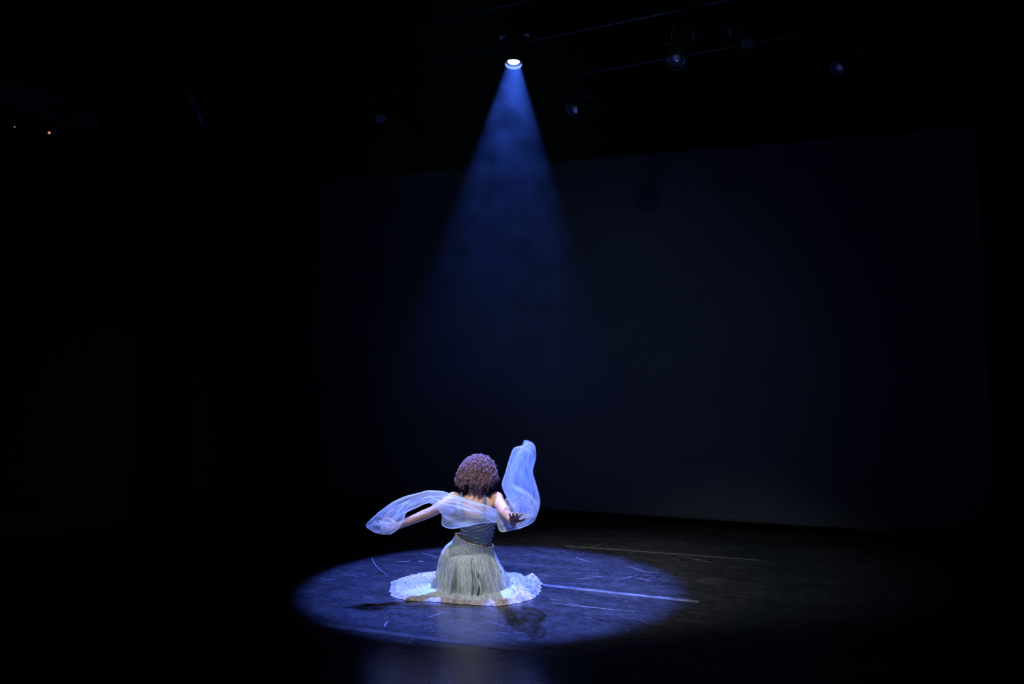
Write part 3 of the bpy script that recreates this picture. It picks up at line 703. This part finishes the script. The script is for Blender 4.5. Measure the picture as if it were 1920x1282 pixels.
# ------------------------------------------------------------------ sheer scarf
def scarf():
    vs = []; fs = []; uvs = []
    root = empty('scarf', at(872, 988, 5.80), 'sheer pale blue tulle scarf trailing from both hands of the kneeling person across the back', 'scarf')
    def cr(L, t, k=.5):
        i = min(int(t), len(L)-2); f = t-i; g = lambda q: L[min(max(q, 0), len(L)-1)]
        a, b, c, d = g(i-1), g(i), g(i+1), g(i+2)
        sm_ = (b*2+(c-a)*f+(a*2-b*5+c*4-d)*f*f+(b*3-a-c*3+d)*f**3)*.5
        return sm_*k+(b+(c-b)*f)*(1-k)
    def sheet(ST, SU, V, closed, seed, waves=2.0, shift=0.0, hems=(True, True)):
        pa = [at(*s[0], s[2]+shift) for s in ST]; pb = [at(*s[1], s[3]+shift) for s in ST]; am = [s[4] for s in ST]
        m = len(ST)-1; base = len(vs)
        for i in range(SU+1):
            t = m*i/SU; A = cr(pa, t, .75); B = cr(pb, t, .75); amp = cr(am, t); t0, t1 = max(t-.4, 0), min(t+.4, m)
            dr = (cr(pa, t1)-cr(pa, t0)+cr(pb, t1)-cr(pb, t0)).normalized()
            wd = (B-A); nrm = wd.cross(dr).normalized()
            if nrm.y > 0: nrm = -nrm
            for j in range(V if closed else V+1):
                u = j/V; front = (u < .5) if closed else True; v = (u*2 if u < .5 else 2-u*2) if closed else u
                env = math.sin(PI*v)**.6 if 0 < v < 1 else 0; sgn = 1 if front else -1
                q = seed+(0 if front else 7.7)
                nz = noise.noise(Vector((t*.45+q, v*1.6, q)))
                ph = v*waves*(1 if front else .75)+1.1*nz+.10*t
                w_ = abs((ph % 1)-.5)*2                                     # creased folds with soft rounded bellies
                fl = (w_**1.6-.45)*1.0+.45*noise.noise(Vector((t*1.1, v*3, q)))
                p = A+wd*(v+.03*nz*env)+nrm*((sgn*amp*.8*env if closed else 0)+amp*.85*env*fl)
                vs.append(p); uvs.append((t/3+seed, u*2))
        W = V if closed else V+1
        for i in range(SU):
            for j in range(V): j2 = (j+1) % W; fs.append((base+i*W+j, base+i*W+j2, base+(i+1)*W+j2, base+(i+1)*W+j))
        for L_, on in ((pb, hems[1]), (pa, hems[0])):
            if on: MB().tube([cr(L_, m*i/160, .75) for i in range(161)], .0012, 6).build('hem', m_tulle_hem, root)
    MAIN = [((685.5,984),(688,989),5.80,5.78,.003), ((691,978),(702,998),5.81,5.76,.008), ((698,971),(719,1001.5),5.83,5.74,.014), ((706,964),(734,1000.5),5.85,5.74,.018), ((714,957),(748,990),5.87,5.75,.024), ((735,942),(757,974),5.90,5.78,.026),
          ((758,931),(762,961),5.92,5.84,.022), ((785,924),(783,951),5.93,5.88,.020), ((803,919.5),(806,942.5),5.92,5.88,.018), ((830,921),(828,963),5.92,5.82,.018),
          ((846,926),(829,984),5.92,5.80,.018), ((862,931),(847,991),5.91,5.80,.022), ((884,938),(878,986),5.89,5.80,.022), ((908,946),(904,980.5),5.88,5.84,.018),
          ((930,955),(930,979),5.92,5.88,.012), ((946,966),(933,986),5.93,5.88,.010), ((955,976),(941,997),5.88,5.84,.008), ((966,973),(975,990),5.84,5.80,.014)]
    LOOP = [((955,976),(941,997),5.86,5.82,.006), ((966,966),(975,990.5),5.86,5.80,.018), ((962,952),(1001,977),5.88,5.76,.030), ((950,932),(1012,948),5.86,5.72,.040), ((941,909),(1012,932),5.82,5.70,.045),
          ((948,884),(1004,903),5.76,5.66,.042), ((955,860),(999,883),5.69,5.62,.038), ((963,840),(1005,858),5.60,5.56,.030), ((978,835),(1004,838),5.55,5.51,.014), ((983,824.5),(998,829),5.50,5.48,.004)]
    ROLL = [((711,986),(719,1001),5.78,5.73,.008), ((722,964),(739,978),5.82,5.75,.014), ((739,947),(756,962),5.85,5.79,.018), ((768,931),(782,950),5.88,5.83,.018), ((806,922),(808,942),5.88,5.82,.016),
            ((848,928),(845,948),5.87,5.80,.014), ((880,938),(876,958),5.84,5.78,.014), ((912,948),(905,969),5.84,5.81,.012), ((938,961),(926,978),5.88,5.86,.008), ((956,975),(944,984),5.86,5.84,.006)]
    S1 = [((984,836),(1003,840),5.50,5.47,.008), ((966,852),(985,850),5.56,5.51,.016), ((953,880),(967,882),5.66,5.60,.018), ((949,905),(962,908),5.72,5.66,.018), ((953,926),(967,926),5.76,5.70,.016), ((961,950),(974,948),5.80,5.74,.010), ((958,972),(966,974),5.82,5.78,.006)]
    S2 = [((984,840),(992,842),5.50,5.46,.006), ((984,858),(993,862),5.54,5.50,.010), ((989,880),(998,888),5.60,5.56,.012), ((995,905),(1006,912),5.66,5.60,.014), ((1003,932),(1011,940),5.70,5.64,.012), ((992,955),(1008,962),5.74,5.66,.012), ((965,980),(975,988),5.78,5.74,.006)]
    S3 = [((958,906),(965,916),5.70,5.65,.006), ((972,912),(978,924),5.70,5.63,.010), ((988,920),(992,934),5.68,5.62,.012), ((1002,934),(1000,950),5.66,5.62,.010), ((1008,948),(1001,968),5.66,5.64,.006)]
    S4 = [((946,936),(947,958),5.86,5.80,.006), ((958,926),(956,966),5.84,5.76,.014), ((970,921),(972,970),5.80,5.73,.016), ((984,926),(988,972),5.76,5.70,.016), ((996,942),(1002,968),5.72,5.68,.008)]
    TOP = [((983,824.5),(984,838),5.50,5.48,.003), ((991,827),(992,848),5.50,5.46,.012), ((999,831),(1000,860),5.51,5.47,.012), ((1004,842),(1003,868),5.53,5.50,.004)]
    sheet(MAIN, 260, 40, True, 1.0, 1.6)
    sheet(LOOP, 200, 48, True, 4.0, 2.2)
    sheet(ROLL, 200, 20, False, 9.0, 1.7, -.015)
    nh = (False, False)
    sheet(S1, 100, 14, False, 13.0, 1.3, 0, nh); sheet(S2, 100, 14, False, 17.0, 1.3, -.03, nh); sheet(S3, 80, 14, False, 21.0, 1.2, -.05, nh)
    sheet(S4, 80, 18, False, 25.0, 1.6, -.03, nh); sheet(TOP, 60, 14, False, 29.0, 1.2, -.02, nh)
    me = bpy.data.meshes.new('tulle_cloth'); me.from_pydata([tuple(v) for v in vs], [], fs)
    uvl = me.uv_layers.new(name='UVMap')
    for lp_ in me.loops: uvl.data[lp_.index].uv = uvs[lp_.vertex_index]
    for p in me.polygons: p.use_smooth = True
    me.materials.append(m_tulle)
    o = bpy.data.objects.new('tulle_cloth', me); C.objects.link(o); o.parent = root; o.matrix_parent_inverse = Matrix.Translation(-root.location)
m_tulle_hem = mat('folded_tulle_hem', (0.62, 0.70, 0.85), 0.7)
scarf()

# ------------------------------------------------------------------ haze hanging under the lighting pipes
def haze():
    m = bpy.data.materials.new('stage_haze'); m.use_nodes = True; nt = m.node_tree; L = nt.links
    for n in list(nt.nodes): nt.nodes.remove(n)
    out = nt.nodes.new('ShaderNodeOutputMaterial'); sc = nt.nodes.new('ShaderNodeVolumeScatter'); sc.inputs['Color'].default_value = (0.45, 0.80, 1, 1)
    sc.inputs['Anisotropy'].default_value = 0.15
    tc = nt.nodes.new('ShaderNodeTexCoord'); no = nt.nodes.new('ShaderNodeTexNoise'); no.inputs['Scale'].default_value = 4.2; no.inputs['Detail'].default_value = 5; no.inputs['Distortion'].default_value = .6
    L.new(tc.outputs['Object'], no.inputs['Vector'])
    mr = nt.nodes.new('ShaderNodeMapRange'); mr.inputs['From Min'].default_value = .38; mr.inputs['From Max'].default_value = .62; mr.inputs['To Min'].default_value = .25; mr.inputs['To Max'].default_value = 1.35
    L.new(no.outputs[0], mr.inputs['Value'])
    sx = nt.nodes.new('ShaderNodeSeparateXYZ'); L.new(tc.outputs['Object'], sx.inputs[0])
    hz = nt.nodes.new('ShaderNodeValToRGB'); e = hz.color_ramp.elements
    zr = nt.nodes.new('ShaderNodeMapRange'); zr.inputs['From Min'].default_value = 1.3; zr.inputs['From Max'].default_value = 5.6
    L.new(sx.outputs[2], zr.inputs['Value']); L.new(zr.outputs[0], hz.inputs[0])
    e[0].position = 0.0; e[0].color = (0, 0, 0, 1); e[1].position = 1.0; e[1].color = (.0, .0, .0, 1)
    for pos, v in ((.10, .10), (.30, .22), (.50, .36), (.66, .66), (.80, 1.0), (.92, .8)):
        q = e.new(pos); q.color = (v, v, v, 1)
    m1 = nt.nodes.new('ShaderNodeMath'); m1.operation = 'MULTIPLY'; L.new(mr.outputs[0], m1.inputs[0]); L.new(hz.outputs[0], m1.inputs[1])
    m2 = nt.nodes.new('ShaderNodeMath'); m2.operation = 'MULTIPLY'; L.new(m1.outputs[0], m2.inputs[0]); m2.inputs[1].default_value = 0.0098
    L.new(m2.outputs[0], sc.inputs['Density']); L.new(sc.outputs[0], out.inputs['Volume'])
    b = MB(); b.box((-.05, 6.6, 3.45), (1.9, 2.0, 2.15)); o = b.build('stage_haze', m, smooth=False)
    tag(o, 'thin drifting haze that makes the blue light beam visible', 'haze', kind='stuff')
haze()
